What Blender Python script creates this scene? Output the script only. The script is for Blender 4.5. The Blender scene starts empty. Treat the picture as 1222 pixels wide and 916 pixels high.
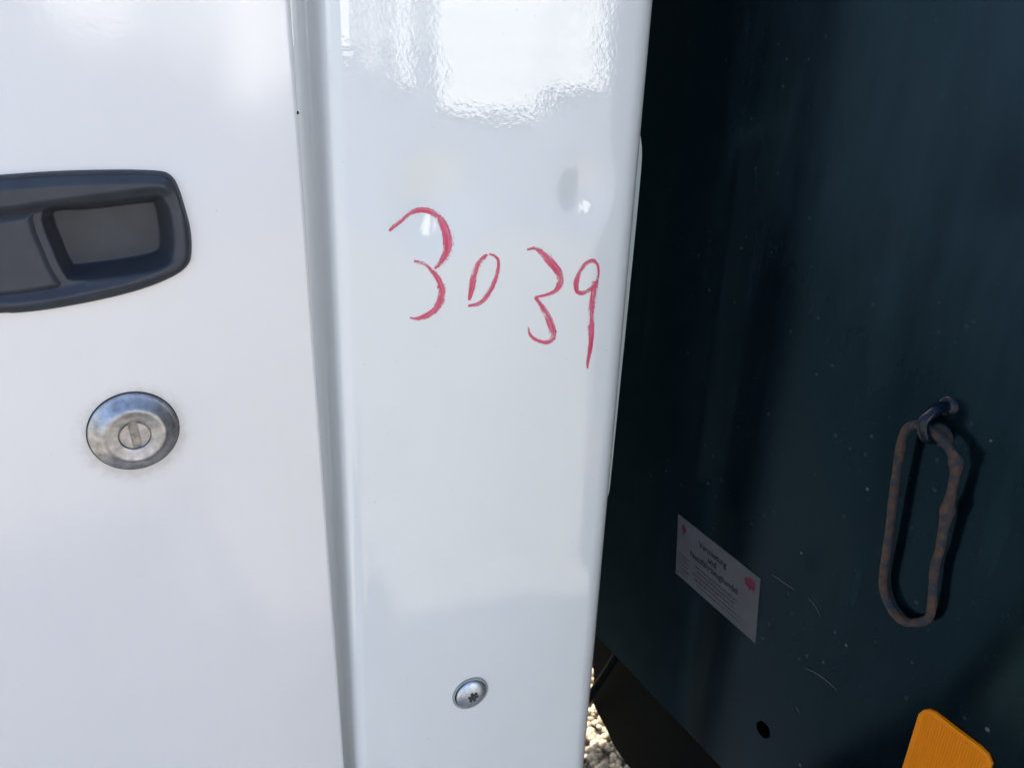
import bpy, bmesh, math, random
import numpy as np
from mathutils import Vector, Matrix
random.seed(7)
SC = bpy.context.scene
COL = SC.collection

# ------------------------------------------------------------------ camera, sky, sun, exposure
# world: x runs along the cab side, y into the truck, z up; the door skin is the plane y = 0
cam_d = bpy.data.cameras.new('camera')
cam_d.sensor_fit = 'HORIZONTAL'; cam_d.sensor_width = 36.0
cam_d.lens = 36.0 * 917.0 / 1222.0
cam_d.clip_start = 0.02; cam_d.clip_end = 500
cam_d.dof.use_dof = True; cam_d.dof.focus_distance = 0.50; cam_d.dof.aperture_fstop = 15.0
cam = bpy.data.objects.new('camera', cam_d); COL.objects.link(cam)
m = Matrix([[0.871944, 0.161086, -0.462347], [-0.488614, 0.346356, -0.800808], [0.031138, 0.92417, 0.380711]]).to_4x4(); m.translation = Vector((0, -0.45, 1.45)); cam.matrix_world = m
SC.camera = cam

SUN_EL, SUN_AZ = 45.0, 3.0          # degrees; azimuth from +y towards +x: the sun stands behind the truck
W = bpy.data.worlds.new('World'); SC.world = W; W.use_nodes = True
nt = W.node_tree; nt.nodes.clear()
sky = nt.nodes.new('ShaderNodeTexSky'); sky.sky_type = 'NISHITA'; sky.sun_disc = False
sky.sun_elevation = math.radians(SUN_EL); sky.sun_rotation = math.radians(SUN_AZ)
sky.air_density = 1.0; sky.dust_density = 1.5; sky.ozone_density = 1.0
bg = nt.nodes.new('ShaderNodeBackground'); bg.inputs['Strength'].default_value = 0.15
wo = nt.nodes.new('ShaderNodeOutputWorld')
nt.links.new(sky.outputs[0], bg.inputs[0]); nt.links.new(bg.outputs[0], wo.inputs[0])
sun_d = bpy.data.lights.new('sun', 'SUN'); sun_d.energy = 4.8; sun_d.angle = math.radians(0.5)
sun_d.color = (1.0, 0.95, 0.87)
sun = bpy.data.objects.new('sun', sun_d); COL.objects.link(sun)
e, a = math.radians(SUN_EL), math.radians(SUN_AZ)
sun.rotation_euler = Vector((math.sin(a)*math.cos(e), math.cos(a)*math.cos(e), math.sin(e))).to_track_quat('Z', 'Y').to_euler()
sun.location = (0, 3, 6)
SC.view_settings.view_transform = 'Standard'; SC.view_settings.look = 'None'
SC.view_settings.exposure = 1.62; SC.view_settings.gamma = 1.0
SC.view_settings.use_curve_mapping = False
SC.cycles.use_denoising = True
SC.cycles.max_bounces = 10; SC.cycles.diffuse_bounces = 6; SC.cycles.glossy_bounces = 5; SC.cycles.transparent_max_bounces = 12
SC.cycles.caustics_reflective = False; SC.cycles.caustics_refractive = False

# ------------------------------------------------------------------ helpers
def smooth(o, on=True):
    o.data.polygons.foreach_set('use_smooth', [on]*len(o.data.polygons)); o.data.update()

def mesh_obj(name, verts, faces, mat, parent=None, sm=False, uvs=None):
    me = bpy.data.meshes.new(name); me.from_pydata([tuple(v) for v in verts], [], faces)
    if uvs is not None:
        l = me.uv_layers.new(name='uv')
        for lp in me.loops: l.data[lp.index].uv = uvs[lp.vertex_index]
    me.update()
    o = bpy.data.objects.new(name, me); COL.objects.link(o)
    if mat: me.materials.append(mat)
    if parent: o.parent = parent
    if sm: smooth(o)
    return o

def bm_obj(name, bm, mat, parent=None, sm=False):
    bmesh.ops.recalc_face_normals(bm, faces=bm.faces[:])
    me = bpy.data.meshes.new(name); bm.to_mesh(me); bm.free()
    o = bpy.data.objects.new(name, me); COL.objects.link(o)
    if mat: me.materials.append(mat)
    if parent: o.parent = parent
    if sm: smooth(o)
    return o

def box_bm(bm, x0, x1, y0, y1, z0, z1, bev=0.0, seg=2):
    r = bmesh.ops.create_cube(bm, size=1.0)
    vs = r['verts']
    for v in vs:
        v.co = Vector((x0+(v.co.x+.5)*(x1-x0), y0+(v.co.y+.5)*(y1-y0), z0+(v.co.z+.5)*(z1-z0)))
    if bev:
        es = list({e for v in vs for e in v.link_edges})
        bmesh.ops.bevel(bm, geom=es, offset=bev, segments=seg, profile=.5, affect='EDGES')

def box(name, x0, x1, y0, y1, z0, z1, mat, parent=None, bev=0.0):
    bm = bmesh.new(); box_bm(bm, x0, x1, y0, y1, z0, z1, bev)
    return bm_obj(name, bm, mat, parent)

def empty(name, loc, label, cat, group=None):
    o = bpy.data.objects.new(name, None); COL.objects.link(o); o.location = loc
    o.empty_display_size = .1
    tag(o, label, cat, group); ORIG[o.name] = Vector(loc)
    return o
ORIG = {}
def tag(o, label, cat, group=None, kind=None):
    if label: o['label'] = label
    if cat: o['category'] = cat
    if group: o['group'] = group
    if kind: o['kind'] = kind

def catmull(pts, n, closed=False):
    P = [np.array(p, float) for p in pts]; out = []
    N = len(P)
    for i in range(N if closed else N-1):
        if closed: a, b, c, d = P[(i-1) % N], P[i], P[(i+1) % N], P[(i+2) % N]
        else: a, b, c, d = P[max(i-1, 0)], P[i], P[i+1], P[min(i+2, N-1)]
        for k in range(n):
            t = k/n
            out.append(.5*((2*b)+(c-a)*t+(2*a-5*b+4*c-d)*t*t+(3*b-a-3*c+d)*t**3))
    if not closed: out.append(P[-1])
    return np.array(out)

def tube(name, pts, rad, mat, parent=None, sides=12, closed=False, bump=0.0, seed=0):
    """a round bar along pts; rad is one radius or one per point"""
    pts = [Vector(p) for p in pts]; N = len(pts)
    rad = [rad]*N if np.isscalar(rad) else list(rad)
    rng = np.random.RandomState(seed); V = []; F = []
    up = None
    for i, p in enumerate(pts):
        t = (pts[(i+1) % N]-pts[i-1]) if closed else (pts[min(i+1, N-1)]-pts[max(i-1, 0)])
        t.normalize()
        if up is None:
            up = t.orthogonal().normalized()
        up = (up-t*up.dot(t)).normalized(); s = t.cross(up)
        for k in range(sides):
            a_ = 2*math.pi*k/sides
            r = rad[i]*(1+bump*rng.randn())
            V.append(p+(up*math.cos(a_)+s*math.sin(a_))*r)
    for i in range(N if closed else N-1):
        j = (i+1) % N
        for k in range(sides):
            F.append((i*sides+k, i*sides+(k+1) % sides, j*sides+(k+1) % sides, j*sides+k))
    if not closed:
        F.append(tuple(range(sides-1, -1, -1))); F.append(tuple((N-1)*sides+k for k in range(sides)))
    return mesh_obj(name, V, F, mat, parent, True)

def revolve(name, prof, cen, axis, mat, parent=None, seg=64, sharp=None):
    """prof = (radius, height) list, height measured along axis"""
    ax = Vector(axis).normalized(); u = ax.orthogonal().normalized(); w = ax.cross(u)
    V = []; F = []; cen = Vector(cen)
    for r, h in prof:
        for k in range(seg):
            t = 2*math.pi*k/seg
            V.append(cen+ax*h+(u*math.cos(t)+w*math.sin(t))*max(r, 1e-6))
    for i in range(len(prof)-1):
        for k in range(seg):
            F.append((i*seg+k, i*seg+(k+1) % seg, (i+1)*seg+(k+1) % seg, (i+1)*seg+k))
    o = mesh_obj(name, V, F, mat, parent)
    bm = bmesh.new(); bm.from_mesh(o.data); bmesh.ops.remove_doubles(bm, verts=bm.verts[:], dist=1e-5)
    bmesh.ops.recalc_face_normals(bm, faces=bm.faces[:]); bm.to_mesh(o.data); bm.free(); smooth(o)
    return o

def extrude_poly(name, pts, axis, d0, d1, mat, parent=None, bev=0.0):
    """a closed outline of (a, b) points given thickness along an axis ('x': a=y, b=z; 'y': a=x, b=z)"""
    bm = bmesh.new()
    f = (lambda p, d: (d, p[0], p[1])) if axis == 'x' else (lambda p, d: (p[0], d, p[1]))
    a_ = [bm.verts.new(f(p, d0)) for p in pts]; b_ = [bm.verts.new(f(p, d1)) for p in pts]
    n = len(pts)
    bm.faces.new(a_); bm.faces.new(b_[::-1])
    for i in range(n): bm.faces.new((a_[i], b_[i], b_[(i+1) % n], a_[(i+1) % n]))
    if bev:
        es = [e_ for e_ in bm.edges if all(v in a_ for v in e_.verts)]
        bmesh.ops.bevel(bm, geom=es, offset=bev, segments=2, profile=.5, affect='EDGES')
    return bm_obj(name, bm, mat, parent)

# ------------------------------------------------------------------ materials
def mat(name):
    M = bpy.data.materials.new(name); M.use_nodes = True
    n = M.node_tree.nodes; p = n['Principled BSDF']
    return M, M.node_tree, p
def N_(t, kind, **kw):
    n = t.nodes.new(kind)
    for k, v in kw.items():
        if k.startswith('i_'):
            k = k[2:]; n.inputs[int(k) if k.isdigit() else k].default_value = v
        else: setattr(n, k, v)
    return n
def L(t, a_, b_): t.links.new(a_, b_)
def objco(t, scale=(1, 1, 1)):
    c = N_(t, 'ShaderNodeTexCoord'); mp = N_(t, 'ShaderNodeMapping'); mp.inputs['Scale'].default_value = scale
    L(t, c.outputs['Object'], mp.inputs[0]); return mp.outputs[0]
def noise(t, co, scale, detail=4, rough=.55):
    n = N_(t, 'ShaderNodeTexNoise'); n.inputs['Scale'].default_value = scale; n.inputs['Detail'].default_value = detail
    n.inputs['Roughness'].default_value = rough; L(t, co, n.inputs['Vector']); return n.outputs['Fac']
def ramp(t, fac, stops):
    r = N_(t, 'ShaderNodeValToRGB'); el = r.color_ramp.elements
    while len(el) < len(stops): el.new(.5)
    for x, (p, c) in zip(el, stops):
        x.position = p; x.color = (c, c, c, 1) if np.isscalar(c) else (*c, 1)
    L(t, fac, r.inputs[0]); return r.outputs[0]
def mix(t, fac, a_, b_):
    m_ = N_(t, 'ShaderNodeMix', data_type='RGBA')
    if np.isscalar(fac): m_.inputs[0].default_value = fac
    else: L(t, fac, m_.inputs[0])
    for s, v in ((6, a_), (7, b_)):
        if isinstance(v, tuple): m_.inputs[s].default_value = (*v, 1)
        else: L(t, v, m_.inputs[s])
    return m_.outputs[2]
def bump(t, h, strength, dist, normal=None):
    b_ = N_(t, 'ShaderNodeBump'); b_.inputs['Strength'].default_value = strength; b_.inputs['Distance'].default_value = dist
    L(t, h, b_.inputs['Height'])
    if normal is not None: L(t, normal, b_.inputs['Normal'])
    return b_.outputs[0]

def white_paint(name, coat_rough, peel, base=(.80, .80, .80), rough=.45, grime=.0):
    M, t, p = mat(name)
    co = objco(t)
    fleck = ramp(t, noise(t, co, 300, 2), [(.735, 0.0), (.79, .40)])
    cloud = ramp(t, noise(t, co, 7, 5), [(.35, 0.0), (.75, 1.0)])
    c = mix(t, cloud, base, tuple(b*.955 for b in base))
    c = mix(t, fleck, c, (.45, .41, .36))
    if grime: c = mix(t, ramp(t, noise(t, objco(t, (1, 1, .12)), 60, 5), [(.55, 0.0), (.8, grime)]), c, (.55, .52, .46))
    if grime:                                                     # dust caught round the lock and a little run below it
        gm = N_(t, 'ShaderNodeMapping'); gm.inputs['Location'].default_value = (-.0104, 0, -1.2480); L(t, N_(t, 'ShaderNodeTexCoord').outputs['Object'], gm.inputs[0])
        ln = N_(t, 'ShaderNodeVectorMath', operation='LENGTH'); L(t, gm.outputs[0], ln.inputs[0])
        dn = N_(t, 'ShaderNodeMath', operation='MULTIPLY_ADD'); L(t, noise(t, co, 160, 5, .65), dn.inputs[0]); dn.inputs[1].default_value = .012; L(t, ln.outputs['Value'], dn.inputs[2])
        c = mix(t, ramp(t, dn.outputs[0], [(.029, .55), (.0365, 0.0)]), c, (.40, .37, .33))
    L(t, c, p.inputs['Base Color'])
    p.inputs['Roughness'].default_value = rough; p.inputs['Specular IOR Level'].default_value = .25
    p.inputs['Coat Weight'].default_value = 1.0; p.inputs['Coat IOR'].default_value = 1.8
    p.inputs['Coat Roughness'].default_value = coat_rough
    nrm = bump(t, noise(t, co, 390, 2, .5), peel, .0006)
    nrm = bump(t, noise(t, co, 30, 2, .5), .12, .0012, nrm)
    L(t, nrm, p.inputs['Coat Normal'])
    return M
M_DOOR = white_paint('door_paint', .13, .06, base=(.82, .80, .79), grime=.05)
M_PILLAR = white_paint('pillar_paint', .012, .058, base=(.79, .805, .795))
M_JAMB = white_paint('jamb_paint', .06, .10, base=(.70, .77, .73))

def plain(name, col, rough=.5, metal=0.0, spec=.5, nscale=40, var=.25, bmp=0.0, bscale=300):
    M, t, p = mat(name); co = objco(t)
    c = mix(t, ramp(t, noise(t, co, nscale, 5), [(.3, 0.0), (.7, 1.0)]), tuple(v*(1-var) for v in col), tuple(min(1, v*(1+var)) for v in col))
    L(t, c, p.inputs['Base Color']); p.inputs['Roughness'].default_value = rough
    p.inputs['Metallic'].default_value = metal; p.inputs['Specular IOR Level'].default_value = spec
    if bmp: L(t, bump(t, noise(t, co, bscale, 3), bmp, .0003), p.inputs['Normal'])
    return M
M_PLASTIC = plain('dark_plastic', (.034, .039, .051), .45, nscale=90, var=.14, bmp=.25, bscale=1500)
M_ZINC = plain('zinc_metal', (.43, .42, .43), .42, 1.0, nscale=190, var=.34, bmp=.3, bscale=500)
M_ZINC_SLOT = plain('zinc_slot_metal', (.28, .27, .26), .45, 1.0, nscale=300, var=.4)
M_SCREW = plain('screw_steel', (.52, .57, .65), .40, 1.0, nscale=400, var=.2)
M_SOCKET = plain('socket_steel', (.05, .054, .06), .6, spec=.2)
M_WASHER = plain('washer_plastic', (.30, .31, .31), .5)
M_BLACK = plain('black_rubber', (.0005, .0012, .0017), .6, var=.3, spec=.06)
M_HOLE = plain('hole_dark', (.0006, .0007, .0008), .9, spec=.0)
M_CHASSIS = plain('chassis_paint', (.0012, .0024, .0032), .5, spec=.08, var=.35, nscale=25)
M_GASKET = plain('gasket_rubber', (.015, .016, .02), .6)

# dark blue green body paint: dusty, streaked, faintly glossy
BX = .435
def dark_paint():
    M, t, p = mat('dark_body_paint'); co = objco(t)
    c = mix(t, ramp(t, noise(t, co, 9, 5), [(.3, 0.0), (.75, 1.0)]), (.0006, .0026, .0042), (.0013, .0037, .0056))
    streak = ramp(t, noise(t, objco(t, (1, 1, .055)), 95, 5, .6), [(.50, 0.0), (.80, .22)])
    blot = ramp(t, noise(t, co, 14, 4), [(.40, 0.0), (.66, 1.0)])
    fac = N_(t, 'ShaderNodeMath', operation='MULTIPLY'); L(t, streak, fac.inputs[0]); L(t, blot, fac.inputs[1])
    c = mix(t, fac.outputs[0], c, (.020, .036, .048))
    # a lighter patch high on the panel near its outer edge
    gm = N_(t, 'ShaderNodeMapping'); gm.inputs['Location'].default_value = (-BX, .235, -1.50); L(t, N_(t, 'ShaderNodeTexCoord').outputs['Object'], gm.inputs[0])
    ln = N_(t, 'ShaderNodeVectorMath', operation='LENGTH'); L(t, gm.outputs[0], ln.inputs[0])
    dn = N_(t, 'ShaderNodeMath', operation='MULTIPLY_ADD'); L(t, noise(t, objco(t, (1, 1, .25)), 45, 6, .65), dn.inputs[0]); dn.inputs[1].default_value = .16; L(t, ln.outputs['Value'], dn.inputs[2])
    c = mix(t, ramp(t, dn.outputs[0], [(.09, .95), (.33, 0.0)]), c, (.020, .032, .043))
    v = N_(t, 'ShaderNodeTexVoronoi', feature='F1'); v.inputs['Scale'].default_value = 115
    L(t, co, v.inputs['Vector'])
    # dust specks: only some cells, each of its own size
    sep = N_(t, 'ShaderNodeSeparateColor'); L(t, v.outputs['Color'], sep.inputs[0])
    sz = N_(t, 'ShaderNodeMapRange'); sz.inputs[1].default_value = .62; sz.inputs[2].default_value = 1.0
    sz.inputs[3].default_value = 0.0; sz.inputs[4].default_value = .21; L(t, sep.outputs[0], sz.inputs[0])
    lt = N_(t, 'ShaderNodeMath', operation='SUBTRACT'); L(t, sz.outputs[0], lt.inputs[0]); L(t, v.outputs['Distance'], lt.inputs[1])
    sp = N_(t, 'ShaderNodeMapRange'); sp.inputs[1].default_value = 0; sp.inputs[2].default_value = .1; sp.inputs[4].default_value = .36
    L(t, lt.outputs[0], sp.inputs[0])
    dens = ramp(t, noise(t, co, 11, 3), [(.42, .12), (.62, 1.0)])
    spm = N_(t, 'ShaderNodeMath', operation='MULTIPLY'); L(t, sp.outputs[0], spm.inputs[0]); L(t, dens, spm.inputs[1])
    c = mix(t, spm.outputs[0], c, (.050, .066, .074))
    fine = ramp(t, noise(t, co, 620, 2, .5), [(.69, 0.0), (.76, .5)])
    fm = N_(t, 'ShaderNodeMath', operation='MULTIPLY'); L(t, fine, fm.inputs[0]); L(t, dens, fm.inputs[1])
    c = mix(t, fm.outputs[0], c, (.030, .042, .050))
    L(t, c, p.inputs['Base Color'])
    L(t, ramp(t, noise(t, co, 22, 5), [(.3, .13), (.75, .20)]), p.inputs['Roughness'])
    p.inputs['Specular IOR Level'].default_value = .22; p.inputs['Specular Tint'].default_value = (.28, .76, 1, 1)
    nrm = bump(t, noise(t, co, 260, 3), .06, .0003)
    nrm = bump(t, noise(t, co, 9, 2), .02, .004, nrm)
    L(t, nrm, p.inputs['Normal'])
    return M
M_BODY = dark_paint()

def rust():
    M, t, p = mat('rusty_steel'); co = objco(t)
    f = ramp(t, noise(t, co, 125, 5, .66), [(.43, 0.0), (.56, 1.0)])
    r_ = mix(t, noise(t, co, 320, 4), (.020, .011, .007), (.120, .056, .027))
    c = mix(t, f, (.010, .019, .030), r_)
    g = ramp(t, noise(t, co, 190, 4), [(.60, 0.0), (.70, .55)])
    c = mix(t, g, c, (.075, .060, .050))
    L(t, c, p.inputs['Base Color']); p.inputs['Roughness'].default_value = .72
    L(t, bump(t, noise(t, co, 520, 5, .75), 1.0, .0018), p.inputs['Normal'])
    return M
M_RUST = rust()
M_EYE = plain('eyelet_paint', (.002, .006, .014), .25, spec=.3, nscale=100, var=.4, bmp=.3)
M_PAPER = plain('sticker_paper', (.060, .060, .065), .6, spec=.2, nscale=60, var=.10)  # dark grey stands in for shade over a pale label
M_INK = plain('sticker_ink', (.003, .004, .005), .6, spec=.1)
M_GREYINK = plain('sticker_grey_ink', (.022, .023, .026), .5)
M_REDINK = plain('sticker_red_ink', (.085, .008, .022), .6, spec=.2)
M_SCRATCH = plain('scratch_dust', (.040, .047, .052), .7, nscale=900, var=.8)
def orange():
    M, t, p = mat('orange_reflector_plastic'); co = objco(t)
    c = mix(t, noise(t, objco(t, (1, 1, .1)), 500, 3), (.56, .150, .0), (.66, .205, .0))
    L(t, c, p.inputs['Base Color']); p.inputs['Roughness'].default_value = .4; p.inputs['Specular IOR Level'].default_value = .2
    return M
M_ORANGE = orange()

def crayon():
    M, t, p = mat('red_wax_crayon')
    uv = N_(t, 'ShaderNodeUVMap'); uv.uv_map = 'uv'
    mp = N_(t, 'ShaderNodeMapping'); mp.inputs['Scale'].default_value = (1, 1, 1); L(t, uv.outputs[0], mp.inputs[0])
    sx = N_(t, 'ShaderNodeSeparateXYZ'); L(t, uv.outputs[0], sx.inputs[0])
    mp2 = N_(t, 'ShaderNodeMapping'); mp2.inputs['Scale'].default_value = (16, 4.6, 1); L(t, uv.outputs[0], mp2.inputs[0])
    st = noise(t, mp2.outputs[0], 1.0, 4, .6)                   # streaks along the stroke
    gr = noise(t, objco(t), 1150, 3, .65)                         # grain
    # distance from the centre line, 0..1
    ab = N_(t, 'ShaderNodeMath', operation='ABSOLUTE'); L(t, sx.outputs[1], ab.inputs[0])
    ed = N_(t, 'ShaderNodeMapRange'); ed.inputs[1].default_value = .35; ed.inputs[2].default_value = 1.0
    ed.inputs[3].default_value = .16; ed.inputs[4].default_value = -.16; L(t, ab.outputs[0], ed.inputs[0])
    mp3 = N_(t, 'ShaderNodeMapping'); mp3.inputs['Scale'].default_value = (21, .5, 1); L(t, uv.outputs[0], mp3.inputs[0])
    pr = N_(t, 'ShaderNodeMapRange'); pr.inputs[1].default_value = .3; pr.inputs[2].default_value = .7; pr.inputs[3].default_value = -.22; pr.inputs[4].default_value = .12
    L(t, noise(t, mp3.outputs[0], 1.0, 1, .5), pr.inputs[0])      # pressure of the hand along the stroke
    s0 = N_(t, 'ShaderNodeMath', operation='ADD'); L(t, pr.outputs[0], s0.inputs[0]); L(t, ed.outputs[0], s0.inputs[1])
    s1 = N_(t, 'ShaderNodeMath', operation='ADD'); L(t, st, s1.inputs[0]); L(t, s0.outputs[0], s1.inputs[1])
    s2 = N_(t, 'ShaderNodeMath', operation='MULTIPLY_ADD'); L(t, gr, s2.inputs[0]); s2.inputs[1].default_value = .9; L(t, s1.outputs[0], s2.inputs[2])
    al = ramp(t, s2.outputs[0], [(.83, 0.0), (1.07, .97)])
    c = mix(t, ramp(t, st, [(.40, 0.0), (.60, 1.0)]), (.84, .15, .27), (.60, .012, .075))
    L(t, c, p.inputs['Base Color']); L(t, al, p.inputs['Alpha'])
    p.inputs['Roughness'].default_value = .38; p.inputs['Coat Weight'].default_value = .4; p.inputs['Coat Roughness'].default_value = .1
    return M
M_CRAYON = crayon()

def gravel_mat(name, dark=False):
    M, t, p = mat(name); co = objco(t)
    if dark:
        v = N_(t, 'ShaderNodeTexVoronoi'); v.inputs['Scale'].default_value = 42; L(t, co, v.inputs['Vector'])
        s = N_(t, 'ShaderNodeSeparateColor'); L(t, v.outputs['Color'], s.inputs[0])
        c = mix(t, s.outputs[0], (.22, .19, .15), (.42, .38, .31))
        h = N_(t, 'ShaderNodeMath', operation='SUBTRACT'); h.inputs[0].default_value = .5; L(t, v.outputs['Distance'], h.inputs[1])
        L(t, bump(t, h.outputs[0], 1.0, .02), p.inputs['Normal'])
    else:
        oi = N_(t, 'ShaderNodeNewGeometry')
        c = mix(t, ramp(t, oi.outputs['Random Per Island'], [(0, 0.0), (1, 1.0)]), (.30, .23, .15), (.60, .50, .34))
        c = mix(t, ramp(t, noise(t, co, 120, 4), [(.4, 0.0), (.8, .5)]), c, (.30, .25, .19))
        L(t, bump(t, noise(t, co, 240, 3), .5, .004), p.inputs['Normal'])
    L(t, c, p.inputs['Base Color']); p.inputs['Roughness'].default_value = .9
    return M
M_GROUND = gravel_mat('gravel_bed', True); M_PEBBLE = gravel_mat('gravel_stone')

# ------------------------------------------------------------------ ground
g = mesh_obj('ground', [(-150, -150, 0), (150, -150, 0), (150, 150, 0), (-150, 150, 0)], [(0, 1, 2, 3)], M_GROUND)
g['kind'] = 'structure'
rng = np.random.RandomState(3)
bm = bmesh.new(); bmesh.ops.create_icosphere(bm, subdivisions=2, radius=1.0)
base_v = np.array([v.co[:] for v in bm.verts]); base_f = [tuple(v.index for v in f.verts) for f in bm.faces]; bm.free()
V = []; F = []
for i in range(2500):
    s = .0096*(.6+.9*rng.rand()); sc = s*np.array([1, .7+.4*rng.rand(), .55+.3*rng.rand()])
    d = base_v*(1+.16*np.sin(base_v@rng.randn(3, 3)*2.2).sum(1)[:, None]*.5)*sc
    an = rng.rand()*6.283; ca, sa = math.cos(an), math.sin(an)
    tl = rng.randn()*.4; ct, s_t = math.cos(tl), math.sin(tl)
    R_ = np.array([[ca, -sa, 0], [sa, ca, 0], [0, 0, 1]])@np.array([[1, 0, 0], [0, ct, -s_t], [0, s_t, ct]])
    d = d@R_.T+np.array([.62+.62*rng.rand(), .40+.70*rng.rand(), .004+.010*rng.rand()])
    o_ = len(V); V.extend(d.tolist()); F.extend([(a_+o_, b_+o_, c_+o_) for a_, b_, c_ in base_f])
gp = mesh_obj('gravel', V, F, M_PEBBLE, sm=True)
tag(gp, 'sunlit cream gravel stones on the ground below the gap', 'gravel', kind='stuff')

# ------------------------------------------------------------------ the white cab
def zshift(x, z):                      # the pillar's left edge leans a little
    return (z-1.2)*.012*max(0.0, min(1.0, (.20-x)/.06))
def dent(x, z):                        # shallow dimples round two welds, plus slight waviness of the sheet
    d = 0.0
    for cx_, cz_, r, h in DENTS:
        q = ((x-cx_)**2+((z-cz_)*.9)**2)/(2*r*r)
        if q < 12: d += h*math.exp(-q)
    d += .00018*math.sin(x*41+z*9+.5)*math.sin(z*17-x*7)
    return d
DENTS = [[0.1968, 1.3716, 0.0145, 0.0029], [0.2996, 1.3748, 0.0105, 0.0018]]
LA, LB = [0.078, 0.135]                        # the pillar sheet stands a few degrees off the door plane, slightly hollow
def lean(x): u_ = max(0.0, x-.1425); return -(LA*u_+LB*u_*u_)
TILT = LA+2*LB*([0.2251, -0.0074, 0.9657][0]-.1425)

cab = empty('truck_cab', (.12, .5, 0), 'white truck cab side with a flat door, rounded corner pillar and red crayon number', 'truck cab')
def part(o, p): o.parent = p; return o

# door skin with an opening for the handle recess
def offset_poly(pts, d):
    P = np.array(pts); c = P.mean(0); out = []
    n = len(P)
    for i in range(n):
        t = P[(i+1) % n]-P[i-1]; t /= np.linalg.norm(t); nn = np.array([t[1], -t[0]])
        if np.dot(nn, P[i]-c) < 0: nn = -nn
        out.append(P[i]+nn*d)
    return np.array(out)
H_OUT = catmull([[-0.0404, 1.3269], [-0.07, 1.3262], [-0.092, 1.329], [-0.106, 1.338], [-0.111, 1.352], [-0.108, 1.372], [-0.098, 1.386], [-0.08, 1.3915], [-0.055, 1.394], [-0.0275, 1.3949], [-0.0064, 1.3958], [0.0195, 1.3958], [0.0409, 1.3947], [0.0479, 1.3923], [0.0512, 1.3861], [0.0534, 1.3737], [0.0546, 1.3623], [0.0537, 1.3508], [0.051, 1.3436], [0.0426, 1.3378], [0.0262, 1.3324], [0.0053, 1.3287], [-0.0183, 1.3264], [-0.0332, 1.3262]], 4, True)
hole = offset_poly(H_OUT, -.0045)
DX = .1146                             # flat part of the door ends here, then the rounded edge
bm = bmesh.new()
def ring(pts):
    vs = [bm.verts.new((p[0], 0, p[1])) for p in pts]
    return [bm.edges.new((vs[i], vs[(i+1) % len(vs)])) for i in range(len(vs))]
outer = [(-.95, .60), (DX, .60)]+[(DX, .60+i*.07) for i in range(1, 20)]+[(DX, 2.0), (-.95, 2.0)]
es = ring(outer)+ring(hole)
bmesh.ops.triangle_fill(bm, use_beauty=True, use_dissolve=False, edges=es, normal=(0, -1, 0))
# rounded right edge and its return
cols = []
r = .0034
prof = [(DX+r*math.sin(t), r-r*math.cos(t)) for t in [math.pi/2*k/6 for k in range(1, 7)]]+[(DX+r, .014), (DX-.02, .0145)]
zs = [.60+i*.07 for i in range(20)]+[2.0]
rows = []
for z in zs:
    v0 = min((v for v in bm.verts if abs(v.co.x-DX) < 1e-6), key=lambda v: abs(v.co.z-z))
    rows.append([v0]+[bm.verts.new((x, y, z)) for x, y in prof])
for i in range(len(rows)-1):
    for k in range(len(prof)):
        f = bm.faces.new((rows[i][k], rows[i][k+1], rows[i+1][k+1], rows[i+1][k])); f.smooth = True
for f in bm.faces: f.smooth = True
for f in bm.faces: f.normal_update()
door = bm_obj('door', bm, M_DOOR, cab, True)
if sum(p.normal.y*p.area for p in door.data.polygons) > 0: door.data.flip_normals()

# handle: height field over the door plane, the rim sinks under the skin at its outline
def sdf(poly, X, Z):
    P = np.asarray(poly); n = len(P); d2 = np.full(X.shape, 1e9); ins = np.zeros(X.shape, bool)
    for i in range(n):
        a_, b_ = P[i-1], P[i]; e_ = b_-a_; L2 = e_@e_+1e-15
        t = np.clip(((X-a_[0])*e_[0]+(Z-a_[1])*e_[1])/L2, 0, 1)
        d2 = np.minimum(d2, (X-a_[0]-t*e_[0])**2+(Z-a_[1]-t*e_[1])**2)
        c_ = (a_[1] > Z) != (b_[1] > Z)
        with np.errstate(divide='ignore', invalid='ignore'):
            ins ^= c_ & (X < (b_[0]-a_[0])*(Z-a_[1])/(b_[1]-a_[1]+1e-15)+a_[0])
    d = np.sqrt(d2); return np.where(ins, d, -d)          # positive inside
def sst(d, a_, b_):
    t = np.clip((d-a_)/(b_-a_), 0, 1); return t*t*(3-2*t)
def field_obj(name, xs, zs, H, keep, matl, parent):
    nx, nz = len(xs), len(zs); idx = -np.ones((nz, nx), int); V = []
    for j in range(nz):
        for i in range(nx):
            if keep[j, i]: idx[j, i] = len(V); V.append((xs[i], -H[j, i], zs[j]))
    F = []
    for j in range(nz-1):
        for i in range(nx-1):
            q = (idx[j, i], idx[j, i+1], idx[j+1, i+1], idx[j+1, i])
            if min(q) >= 0: F.append(q)
    return mesh_obj(name, V, F, matl, parent, True)
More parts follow.
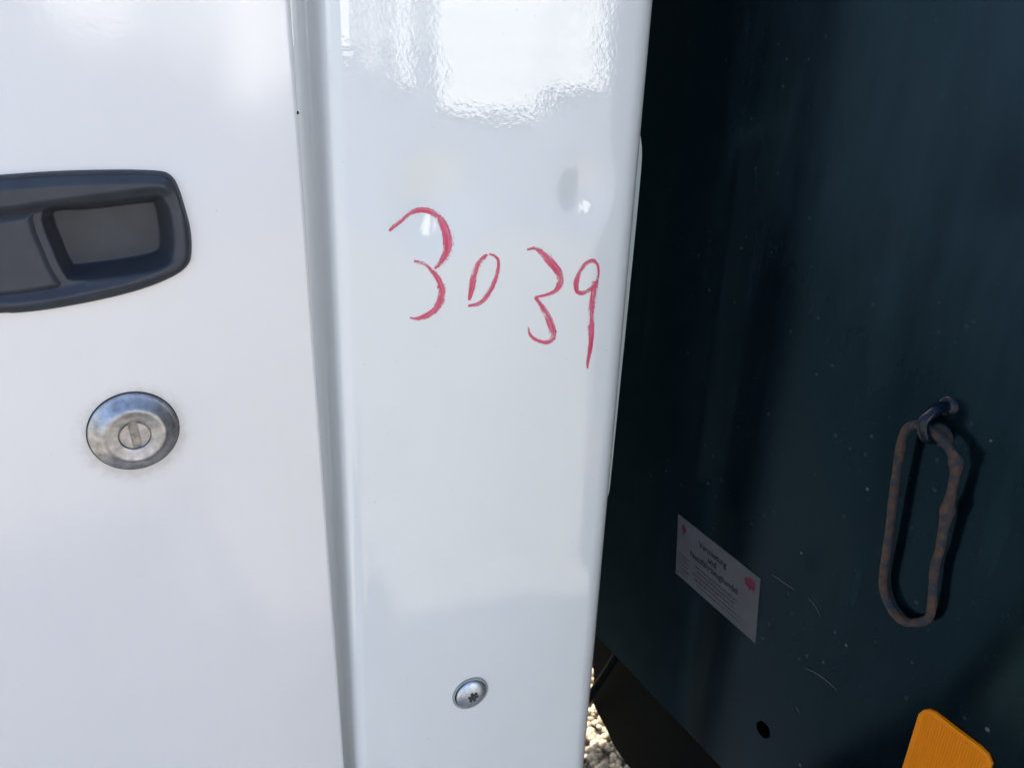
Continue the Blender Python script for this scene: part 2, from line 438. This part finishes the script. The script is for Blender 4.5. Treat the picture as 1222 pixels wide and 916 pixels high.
P_IN = catmull([[-0.0119, 1.3765], [0.0092, 1.3783], [0.0369, 1.3803], [0.0424, 1.3787], [0.0441, 1.3698], [0.0434, 1.354], [0.0398, 1.3465], [0.0278, 1.3434], [0.0073, 1.3417], [-0.0051, 1.3416], [-0.0081, 1.3446], [-0.011, 1.3562]], 4, True); R_IN = catmull([[-0.06, 1.337], [-0.085, 1.337], [-0.1, 1.35], [-0.098, 1.372], [-0.085, 1.38], [-0.05, 1.382], [-0.0307, 1.3784], [-0.009, 1.3805], [0.0175, 1.3829], [0.0416, 1.3848], [0.0477, 1.3784], [0.0483, 1.3627], [0.047, 1.3491], [0.0416, 1.3435], [0.0273, 1.3402], [0.0067, 1.3373], [-0.017, 1.3339], [-0.0392, 1.3329]], 4, True); PAD = catmull([[-0.06, 1.3385], [-0.085, 1.3385], [-0.098, 1.351], [-0.096, 1.371], [-0.084, 1.378], [-0.05, 1.3795], [-0.0312, 1.3756], [-0.0141, 1.3766], [-0.0125, 1.3648], [-0.0125, 1.352], [-0.0108, 1.3395], [-0.0166, 1.3366], [-0.0387, 1.3355]], 4, True)
xs = np.arange(-.1145, .0585, .00042); zz = np.arange(1.3225, 1.3990, .00042)
X, Z = np.meshgrid(xs, zz)
dO, dR, dP = sdf(H_OUT, X, Z), sdf(R_IN, X, Z), sdf(P_IN, X, Z)
H = -.0012+.0042*sst(dO, -.0003, .0011)
H -= .0010*np.exp(-((dO-.0018)/.00045)**2)                      # groove of the gasket line
H += .0034*sst(dO, .0014, .0075)
H -= .0050*sst(dR, -.0030, .0045)
H -= .0165*sst(dP, -.0014, .0046)
H += .0006*np.exp(-((dP+.0022)/.0014)**2)*(X > .0)            # faint lip round the finger pocket
field_obj('door_handle', xs, zz, H, dO > -.0012, M_PLASTIC, door)
dA = np.minimum(sdf(offset_poly(PAD, .0016), X, Z), -dP-.0024)
HP = .0004+.0030*sst(dA, 0.0, .0055)+.0016*np.clip((X+.02)/.04, 0, 1)*sst(dA, .001, .006)
field_obj('handle_paddle', xs, zz, HP, dA > 0, M_PLASTIC, door)

# lock: zinc rosette with a slotted cylinder
LC = Vector(([[0.0104, 1.2504]][0][0], 0, [[0.0104, 1.2504]][0][1]))
revolve('lock_gasket', [(.0242, -.0005), (.0242, .0006), (.0236, .0010), (.0228, .0010)], LC, (0, -1, 0), M_GASKET, door)
revolve('lock_rosette', [(.0236, -.001), (.0236, .0012), (.0231, .0019), (.0222, .0023), (.0205, .0036), (.0185, .0056), (.0168, .0071), (.0156, .0079), (.0146, .0080),
        (.0135, .0077), (.0110, .0073), (.0090, .0071), (.0085, .0069), (.0083, .0062), (.0082, .0040)], LC, (0, -1, 0), M_ZINC, door)
bm = bmesh.new()
sa = math.radians(4)
for s in (-1, 1):
    pts = []
    for k in range(25):
        t = math.radians(-78+156*k/24); pts.append((s*.0077*math.cos(t), .0077*math.sin(t)))
    pts = [p for p in pts if abs(p[0]) >= .0019]
    pr = [(p[0]*math.cos(sa)-p[1]*math.sin(sa), p[0]*math.sin(sa)+p[1]*math.cos(sa)) for p in pts]
    a_ = [bm.verts.new((LC.x+p[0], -.0068, LC.z+p[1])) for p in pr]; b_ = [bm.verts.new((LC.x+p[0], -.0040, LC.z+p[1])) for p in pr]
    bm.faces.new(a_); 
    for i in range(len(pr)): bm.faces.new((a_[i], b_[i], b_[(i+1) % len(pr)], a_[(i+1) % len(pr)]))
bm_obj('lock_cylinder', bm, M_ZINC, door)
revolve('lock_slot', [(.0083, .0056), (.0001, .0056)], LC, (0, -1, 0), M_ZINC_SLOT, door)
# a chip in the paint of the door edge
SPX, SPZ = DX+.0031, [[0.118, 1.4229]][0][1]
revolve('paint_chip', [(.0010, -.0004), (.0008, .0003), (.0002, .0004)], (SPX, .0015, SPZ), (.6, -.8, 0), M_BLACK, door, 10)

# pillar: one pressed sheet, from the door rebate round the corner to the back of the cab
PX = 0.3506; CR = .020
JD = .025
prof = [(.05, JD+.0006), (.085, JD+.0004), (.105, JD+.0002), (.1165, JD)]
for k in range(13):                                              # concave fillet, then convex shoulder
    t = k/12*math.pi/2*.96; prof.append((.1205+.0100*math.sin(t), JD-.0110+.0110*math.cos(t)))
for k in range(13):
    t = math.pi/2*.96*(1-k/12); prof.append((.1425-.0112*math.sin(t), .0110-.0110*math.cos(t)))
prof += [(.1425+(PX-CR-.1425)*k/96, 0.0) for k in range(1, 97)]
prof += [(PX-CR+CR*math.sin(t), CR-CR*math.cos(t)) for t in [math.pi/2*k/14 for k in range(1, 15)]]
prof += [(PX, .03), (PX, .05)]
zs = [.55, .62, .70, .76]+[.80+.0042*i for i in range(175)]+[1.56, 1.62, 1.75, 1.9, 2.05]
V = []; F = []; n = len(prof)
for z in zs:
    for x, y in prof:
        V.append((x+zshift(x, z), y+(dent(x, z) if .1427 < x < PX-.001 and y < .02 else 0)+lean(min(x, PX)), z))
for j in range(len(zs)-1):
    for i in range(n-1): F.append((j*n+i, j*n+i+1, (j+1)*n+i+1, (j+1)*n+i))
pillar = mesh_obj('corner_pillar', V, F, M_PILLAR, cab, True)
# jamb skin behind the door and the rest of the cab shell
box('cab_shell', -.95, .0495, .040, .96, .50, 2.05, M_JAMB, cab, .01)
box('roof', -.97, PX+.004, -.004, .985, 2.052, 2.14, M_JAMB, cab, .02)
box('cab_sill', -.95, PX-.004, .004, .96, .42, .548, M_CHASSIS, cab, .01)

M_BACK = plain('back_panel_reflection_tint', (.26, .44, .56), .5, spec=.3)  # hidden panel coloured blue-grey to brighten its reflection in the dark headboard
box('back_panel', PX-.05, PX-.0008, .045, .97, .552, 2.045, M_BACK, cab, .003)
# slim lip along the rear corner
fl = catmull([[0.3805, 1.4066], [0.3836, 1.3945], [0.3846, 1.3727], [0.3841, 1.2829], [0.3832, 1.194], [0.3825, 1.1208], [0.3813, 1.0953], [0.3744, 1.0796]], 5)
inn = [(PX-.0015, fl[0][1]+.002)]+[(PX-.0025, p[1]) for p in fl[1:-1]]+[(PX-.0015, fl[-1][1]-.002)]
extrude_poly('corner_lip', [tuple(p) for p in fl]+[tuple(p) for p in inn[::-1]], 'y', .0295, .0345, M_JAMB, cab, .0012)

# red crayon digits: one mesh per digit, slightly raised wax following the sheet
for strokes in [[[[0.1676, 1.3549, 0.00236], [0.1747, 1.3599, 0.00305], [0.1825, 1.365, 0.00308], [0.1903, 1.366, 0.00415], [0.1981, 1.3632, 0.00562], [0.2039, 1.3569, 0.00712], [0.2063, 1.3494, 0.00791], [0.2057, 1.3402, 0.00687], [0.2023, 1.334, 0.00506], [0.1968, 1.3291, 0.00288]], [[0.1833, 1.3349, 0.00211], [0.1898, 1.3325, 0.0032], [0.1956, 1.3273, 0.00432], [0.2, 1.3205, 0.00546], [0.2018, 1.313, 0.00587], [0.2003, 1.3057, 0.00626], [0.1961, 1.3001, 0.00551], [0.1894, 1.297, 0.00438], [0.1834, 1.2965, 0.00289], [0.1797, 1.2978, 0.00144]]], [[[0.233, 1.3357, 0.00227], [0.228, 1.3309, 0.00452], [0.2246, 1.323, 0.00527], [0.2225, 1.3142, 0.00491], [0.2206, 1.3057, 0.00341]], [[0.2341, 1.3359, 0.00151], [0.2383, 1.3346, 0.00228], [0.2412, 1.3307, 0.00268], [0.2406, 1.3233, 0.00347], [0.2381, 1.316, 0.00463], [0.2339, 1.3088, 0.00424], [0.2277, 1.3032, 0.00346], [0.2199, 1.3019, 0.00266]]], [[[0.2613, 1.3375, 0.00196], [0.2672, 1.3381, 0.00277], [0.2739, 1.3339, 0.0056], [0.2809, 1.3259, 0.00649], [0.2863, 1.3186, 0.00739], [0.2876, 1.3123, 0.00703], [0.2845, 1.307, 0.00455], [0.2779, 1.3047, 0.00287], [0.2688, 1.304, 0.00203]], [[0.2688, 1.304, 0.00243], [0.275, 1.2959, 0.00453], [0.2805, 1.2874, 0.00625], [0.2836, 1.2789, 0.00674], [0.2834, 1.2724, 0.00592], [0.2789, 1.2699, 0.00379], [0.2711, 1.2728, 0.00291], [0.2662, 1.2774, 0.00289], [0.2647, 1.2828, 0.00164]]], [[[0.3142, 1.3261, 0.00254], [0.3104, 1.3263, 0.00379], [0.3055, 1.3235, 0.00419], [0.3016, 1.3175, 0.00377], [0.2999, 1.3113, 0.00462], [0.3008, 1.3057, 0.00422], [0.3052, 1.3038, 0.00468], [0.3103, 1.3058, 0.00427], [0.3149, 1.3095, 0.003], [0.3169, 1.3165, 0.00214], [0.3158, 1.3232, 0.00255], [0.3121, 1.3266, 0.00253]], [[0.3147, 1.3119, 0.00684], [0.3144, 1.3022, 0.00645], [0.3139, 1.2925, 0.00606], [0.3142, 1.2776, 0.00612], [0.3143, 1.2658, 0.00529], [0.3139, 1.2538, 0.004], [0.3138, 1.2455, 0.00179]]]]:
    V = []; F = []; U = []
    for s in strokes:
        c = catmull([(p[0], p[1], p[2]) for p in s], 9)
        lay = .00018+.00006*(s is not strokes[0])
        acc = 0; b0 = len(V); NS = 7
        for i, p in enumerate(c):
            q0, q1 = c[max(i-1, 0)], c[min(i+1, len(c)-1)]
            t = q1[:2]-q0[:2]; t /= np.linalg.norm(t)+1e-12; nn = np.array([-t[1], t[0]])
            if i: acc += np.linalg.norm(c[i][:2]-c[i-1][:2])
            hw = max(p[2], .0006)*.5*(1+.06*random.uniform(-1, 1))
            for k in range(NS):
                v = -1+2*k/(NS-1); x, z = p[:2]+nn*hw*v
                V.append((x, lean(x)+dent(x, z)-lay-.00012*(1-v*v), z)); U.append((acc*3.0+random.random()*.002+b0*.37, v))
        for i in range(len(c)-1):
            for k in range(NS-1): F.append((b0+i*NS+k, b0+i*NS+k+1, b0+(i+1)*NS+k+1, b0+(i+1)*NS+k))
    mesh_obj('crayon_digit', V, F, M_CRAYON, pillar, True, U)

# pan head screw sitting crooked in its plastic washer
S0 = Vector(([0.2251, -0.0074, 0.9657][0], [0.2251, -0.0074, 0.9657][1], [0.2251, -0.0074, 0.9657][2])); ax = Vector((-TILT+.03, -1.0, .03)).normalized()
revolve('washer', [(.0158, -.002), (.0158, .0010), (.0150, .0016), (.0140, .0016), (.0136, .0004), (.0130, -.0010)], S0, (-TILT, -1, 0), M_WASHER, pillar, 48)
revolve('screw_gap', [(.0139, .0003), (.0001, .0003)], S0, (-TILT, -1, 0), M_BLACK, pillar, 40)
SC0 = S0+Vector((.0008, 0, -.0006))
screw = revolve('screw', [(.0134, .0003), (.0137, .0012), (.0133, .0020), (.0115, .0034), (.0085, .0046), (.0062, .0051), (.0048, .0053), (.0001, .0054)], SC0, ax, M_SCREW, pillar, 48)
u = Vector((0, 0, 1)); u = (u-ax*u.dot(ax)).normalized(); w = ax.cross(u)
bm = bmesh.new()
for an in (20, 80, 140):
    d = u*math.cos(math.radians(an))+w*math.sin(math.radians(an)); q = ax.cross(d)
    ps = [SC0+ax*.00565+d*.0046*a_+q*.0013*b_ for a_, b_ in ((-1, -1), (1, -1), (1, 1), (-1, 1))]
    lo = [p-ax*.0012 for p in ps]
    vs = [bm.verts.new(p+ax*an*1e-6) for p in ps]; lv = [bm.verts.new(p) for p in lo]
    bm.faces.new(vs)
    for i in range(4): bm.faces.new((vs[i], lv[i], lv[(i+1) % 4], vs[(i+1) % 4]))
bm_obj('screw_socket', bm, M_SOCKET, pillar)

# ------------------------------------------------------------------ dark tipper body
BX = .435
body = empty('tipper_body', (BX, .3, .86), 'dark blue green truck body panel with dust, scratches and a lower edge', 'truck body')
YN = -.318
prof = [(.60, YN)]
prof = [(BX+.045, YN), (BX+.012, YN)]+[(BX+.012-.012*math.sin(t), YN+.012-.012*math.cos(t)) for t in [math.pi/2*k/6 for k in range(1, 7)]]
prof += [(BX, YN+.012+(1.48-YN-.012)*k/40) for k in range(1, 41)]+[(BX+.045, 1.48)]
zs = [.8652]+[.9+.05*i for i in range(30)]+[2.45]
V = []; F = []; n = len(prof)
for z in zs:
    for x, y in prof: V.append((x, y, z))
for j in range(len(zs)-1):
    for i in range(n-1): F.append((j*n+i, (j+1)*n+i, (j+1)*n+i+1, j*n+i+1))
F.append(tuple(range(n)))
F.append(tuple((len(zs)-1)*n+i for i in range(n)))
headboard = mesh_obj('headboard', V, F, M_BODY, body, True)
bm = bmesh.new(); bm.from_mesh(headboard.data); bmesh.ops.recalc_face_normals(bm, faces=bm.faces[:]); bm.to_mesh(headboard.data); bm.free()
md = headboard.modifiers.new('split', 'EDGE_SPLIT'); md.split_angle = math.radians(40)
box('body_floor', BX+.047, BX+2.4, YN+.006, 1.474, .905, .985, M_CHASSIS, body, .004)
box('side_board', BX+.047, BX+2.4, 1.43, 1.474, .987, 1.40, M_BODY, body, .004)

# sticker
lb = [[-0.0067, 1.0806], [-0.1071, 1.0765], [-0.1139, 1.0166], [-0.0134, 1.021]]
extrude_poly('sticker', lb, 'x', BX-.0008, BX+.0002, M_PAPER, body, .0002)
def lab(u_, v_):                      # u 0..1 along the sticker's width, v 0..1 from its top
    P = [np.array(p) for p in lb]
    return (P[0]*(1-u_)+P[1]*u_)*(1-v_)+(P[3]*(1-u_)+P[2]*u_)*v_
def text_part(name, s, u0, u1, v_, hgt, matl):
    cu = bpy.data.curves.new(name, 'FONT'); cu.body = s; cu.size = 1; cu.resolution_u = 2
    tmp = bpy.data.objects.new(name, cu)
    me = bpy.data.meshes.new_from_object(tmp); bpy.data.objects.remove(tmp)
    co = np.array([v.co[:2] for v in me.vertices]); x0, x1 = co[:, 0].min(), co[:, 0].max()
    for v in me.vertices:
        q = lab(u0+(v.co.x-x0)/(x1-x0)*(u1-u0), v_-v.co.y*hgt); v.co = (BX-.0010, q[0], q[1])
    me.materials.clear(); me.materials.append(matl)
    o = bpy.data.objects.new(name, me); COL.objects.link(o); o.parent = body
    bm = bmesh.new(); bm.from_mesh(me); r_ = bmesh.ops.extrude_face_region(bm, geom=bm.faces[:])
    bmesh.ops.translate(bm, vec=(-.0001, 0, 0), verts=[g_ for g_ in r_['geom'] if isinstance(g_, bmesh.types.BMVert)])
    bm.to_mesh(me); bm.free()
    return o
text_part('sticker_text', 'Vermietung', .29, .63, .245, .145, M_INK)
text_part('sticker_text', 'und', .41, .51, .375, .14, M_INK)
text_part('sticker_text', 'Nutzfahrzeughandel', .19, .77, .50, .135, M_INK)
def print_lines(name, specs, matl, gap=.3):
    bm = bmesh.new()
    for u0, u1, v0, v1 in specs:
        x = u0
        while x < u1:
            wd = random.uniform(.02, .06); e_ = min(x+wd, u1)
            q = [lab(x, v0), lab(e_, v0), lab(e_, v1), lab(x, v1)]
            a_ = [bm.verts.new((BX-.00105, p[0], p[1])) for p in q]; b_ = [bm.verts.new((BX-.0009, p[0], p[1])) for p in q]
            bm.faces.new(a_)
            for i in range(4): bm.faces.new((a_[i], b_[i], b_[(i+1) % 4], a_[(i+1) % 4]))
            x = e_+.012
    return bm_obj(name, bm, matl, body)
print_lines('sticker_small_print', [(.03, .17+.02*math.sin(k*3), .60+.075*k, .625+.075*k) for k in range(5)], M_GREYINK)
print_lines('sticker_small_print', [(.25+.03*math.sin(k*2.1), .78+.04*math.sin(k*5), .60+.07*k, .622+.07*k) for k in range(5)], M_GREYINK)
def logo(name, cu, cv, ru, rv, spikes, seed):
    rg = random.Random(seed); pts = []
    for k in range(spikes*2):
        an = math.pi*2*k/(spikes*2); rr = 1 if k % 2 == 0 else .72
        rr *= rg.uniform(.8, 1.05); p = lab(cu+ru*rr*math.sin(an), cv-rv*rr*math.cos(an)); pts.append((float(p[0]), float(p[1])))
    return extrude_poly(name, pts, 'x', BX-.00105, BX-.0009, M_REDINK, body)
logo('sticker_emblem', .085, .17, .035, .10, 4, 3)
logo('sticker_emblem', .90, .18, .080, .11, 8, 8)

# scratches and a drain hole
for s in [[[-0.1601, 1.0296], [-0.1728, 1.0335], [-0.1843, 1.0342], [-0.1921, 1.0329]], [[-0.1523, 1.0898], [-0.1602, 1.0861], [-0.1659, 1.081]], [[-0.1163, 1.0874], [-0.1283, 1.0875], [-0.1407, 1.088]], [[-0.1618, 0.9914], [-0.1666, 0.9887]]]:
    c = catmull(s, 6); V = []; F = []
    for i, p in enumerate(c):
        w_ = .00045*(1-abs(2*i/(len(c)-1)-1)**2)+.00008
        V += [(BX-.0004, p[0], p[1]-w_), (BX-.0006, p[0], p[1]), (BX-.0004, p[0], p[1]+w_)]
    for i in range(len(c)-1):
        for k in (0, 1): F.append((i*3+k, i*3+k+1, i*3+k+4, i*3+k+3))
    mesh_obj('scratch', V, F, M_SCRATCH, headboard, True)
hy, hz = [[-0.1373, 0.9438]][0]
revolve('drain_hole', [(.0066, -.0004), (.0070, .0006), (.0062, .0010), (.0056, .0003), (.0052, .0002), (.0001, .0002)], (BX, hy, hz), (-1, 0, 0), M_HOLE, headboard, 24)
for (py, pz, rr) in [(-.1765, .943, .0022), (-.190, 1.0735, .0022), (-.2895, 1.0865, .0026), (-.207, .957, .0028), (-.1385, 1.1205, .0022), (-.178, 1.196, .0018), (-.244, 1.262, .0018)]:
    rg = random.Random(int(pz*1e4))
    revolve('dirt_fleck', [(rr*rg.uniform(.5, .8), -.0002), (rr*.45, .0005), (.0001, .0006)], (BX, py, pz), (-1, 0, 0), M_SCRATCH, headboard, 7)

# orange side reflector with rounded corners and fine ribs
rf = [[-0.2503, 1.0644], [-0.2521, 1.069], [-0.2554, 1.0726], [-0.2596, 1.0743], [-0.2751, 1.0737], [-0.2897, 1.0736], [-0.2947, 1.0724], [-0.2985, 1.0679]]
yl, yr, zt = rf[0][0], rf[-1][0], rf[4][1]
pl = [(yl, zt-.085)]+[tuple(p) for p in rf]+[(yr-.0008, zt-.085)]
refl = extrude_poly('reflector', pl, 'x', BX-.0026, BX+.0003, M_ORANGE, body, .0011)
bm = bmesh.new(); k = 0; y = yl-.004
while y > yr+.004:
    top = zt-.0035-.012*max(0, (abs(y-(yl+yr)/2)/abs((yl-yr)/2)-.72)/.28)**2
    box_bm(bm, BX-.00290, BX-.0025, y-.0004, y+.0004, zt-.082, top); y -= .0017
bm_obj('reflector_rib', bm, M_ORANGE, refl)

# eyelet staple and its weld
(ey0, ez0), (ey1, ez1) = [[-0.2155, 1.2712], [-0.2166, 1.2528]]
mid = ((ey0+ey1)/2, (ez0+ez1)/2)
arc = [(BX+.004, ey0, ez0+.001), (BX-.007, ey0+.0005, ez0+.001), (BX-.014, ey0+.001, ez0-.002), (BX-.0185, mid[0]+.002, mid[1]+.002), (BX-.016, ey1+.001, ez1+.003), (BX-.009, ey1, ez1), (BX+.004, ey1, ez1)]
eyelet = tube('eyelet', catmull(arc, 8), .0034, M_EYE, body, 16)
revolve('weld_bead', [(.0066, -.0006), (.0060, .0012), (.0050, .0022), (.0034, .0026)], (BX, ey0, ez0+.001), (-1, .1, .1), M_EYE, eyelet, 14)
revolve('weld_bead', [(.0072, -.0006), (.0066, .0012), (.0052, .0022), (.0034, .0026)], (BX, ey1, ez1), (-1, .1, -.1), M_RUST, eyelet, 14)

# rusty link hanging from the eyelet
lk = [[-0.2146, 1.2576], [-0.2072, 1.2587], [-0.2015, 1.2543], [-0.1993, 1.2469], [-0.1994, 1.2368], [-0.2008, 1.2166], [-0.2031, 1.1921], [-0.2054, 1.1689], [-0.2073, 1.1449], [-0.211, 1.1344], [-0.2184, 1.1266], [-0.2274, 1.1246], [-0.2355, 1.1297], [-0.2413, 1.1372], [-0.2417, 1.1456], [-0.2395, 1.1597], [-0.2373, 1.1757], [-0.2376, 1.1865], [-0.2366, 1.2048], [-0.2359, 1.2207], [-0.2353, 1.2362], [-0.2338, 1.2461], [-0.2282, 1.2522], [-0.2222, 1.2556]]
c = catmull([(p[0], p[1]) for p in lk], 6, True)
NL = len(c); pts = []; rad = []
zt_, zb_ = c[:, 1].max(), c[:, 1].min()
for i, p in enumerate(c):
    tt = (zt_-p[1])/(zt_-zb_)
    pts.append((.4240+.0055*tt, p[0], p[1]))
    q = i/NL
    rr = .0027+.00010*math.sin(i*1.7)+.00012*math.sin(i*.61)
    for c0, wd, am in ((.872, .022, .0013), (.772, .016, .0016), (.99, .02, .0009), (.42, .03, .0004), (.03, .012, .0008)):
        rr += am*math.exp(-((q-c0)/wd)**2)
    rad.append(rr)
link = tube('chain_link', pts, rad, M_RUST, None, 16, True, .012, 5)
tag(link, 'long rusty steel link hanging from the eyelet on the dark panel', 'chain link')

# ------------------------------------------------------------------ chassis below
ch = empty('truck_chassis', (.5, .2, .4), 'black chassis and mudguard below the dark panel beside sunlit gravel', 'chassis')
mud = [(.60, .93), (.60, .728), (.30, .7262)]+[tuple(p) for p in [[0.2691, 0.6438], [0.1843, 0.718], [0.1756, 0.7251], [0.1701, 0.6971], [0.1746, 0.6702], [0.1617, 0.6611], [0.1364, 0.6554], [0.1234, 0.6415], [0.1033, 0.6394], [0.0721, 0.6393]][1:]]
mud = [(.55, .90), (.55, .7265), (.30, .7262), (.1756, .7251)]+[tuple(p) for p in [[0.2691, 0.6438], [0.1843, 0.718], [0.1756, 0.7251], [0.1701, 0.6971], [0.1746, 0.6702], [0.1617, 0.6611], [0.1364, 0.6554], [0.1234, 0.6415], [0.1033, 0.6394], [0.0721, 0.6393]][3:]]+[(.02, .60), (-.31, .60), (-.31, .90)]
extrude_poly('mudguard', mud, 'x', .500, .512, M_BLACK, ch, .002)
box('chassis_rail', .56, 2.6, -.10, .02, .70, .90, M_CHASSIS, ch, .006)
hs = catmull([(.50, .215, .60), (.485, .19, .63)]+[(.475, p[0], p[1]) for p in [[0.169, 0.6664], [0.1626, 0.6793], [0.1362, 0.74], [0.1171, 0.7837], [0.1046, 0.8153], [0.0981, 0.8389]]]+[(.478, .085, .862)], 8)
hose = tube('hose', hs, .0047, M_BLACK, None, 12)
tag(hose, 'thin black hose crossing in front of the sunlit gravel', 'hose')

# ------------------------------------------------------------------ unseen depot made up opposite, its white parts shaped for reflections in the paint
M_WALL = plain('depot_wall_paint', (.16, .18, .21), .7, var=.15, nscale=1.5)
M_SHUT = plain('shutter_paint', (.86, .86, .84), .55, var=.04, nscale=3)
M_PANEL = plain('reflection_panel_paint', (.30, .32, .34), .6, var=.05, nscale=2)
dep = empty('reflection_depot', (2.6, -7, 0), 'made-up grey depot out of view, white panels added for reflections in the white paint', 'building')
box('wall', -9, 14, -9.0, -6.62, -.1, 4.2, M_WALL, dep)
def shutter(x0, x1, z0, z1):
    bm = bmesh.new(); z = z0; i = 0
    while z < z1:
        box_bm(bm, x0, x1, -6.60, -6.50-.012*(i % 2), z, min(z+.118, z1)); z += .12; i += 1
    bm_obj('reflection_shutter', bm, M_SHUT, dep)
for x0, x1, z0, z1 in [[1.82, 2.42, 1.09, 3.4], [2.44, 2.85, 1.27, 3.4], [0.42, 1.08, 1.56, 3.4]]: shutter(x0, x1, z0, z1)  # white slats added out of view to give the bright reflections
box('reflection_panel', [[1.82, 2.42, 1.09, 3.4], [2.44, 2.85, 1.27, 3.4], [0.42, 1.08, 1.56, 3.4]][2][1]+.01, [[1.82, 2.42, 1.09, 3.4], [2.44, 2.85, 1.27, 3.4], [0.42, 1.08, 1.56, 3.4]][0][0]-.02, -6.615, -6.58, 1.60, 3.4, M_PANEL, dep)  # unseen panel added to brighten the reflection in the door
for x0, x1, z0, z1 in [[1.45, 1.57, 1.29, 3.4], [1.23, 1.28, 1.4, 3.4]]: box('reflection_post', x0, x1, -6.60, -6.46, z0, z1, M_SHUT, dep)  # unseen white bars added for the bright stripes mirrored in the pillar

# ------------------------------------------------------------------ parent meshes keep their world place
for o in list(COL.objects):
    if o.parent and o.parent.type == 'EMPTY':
        o.matrix_parent_inverse = Matrix.Translation(-ORIG[o.parent.name])
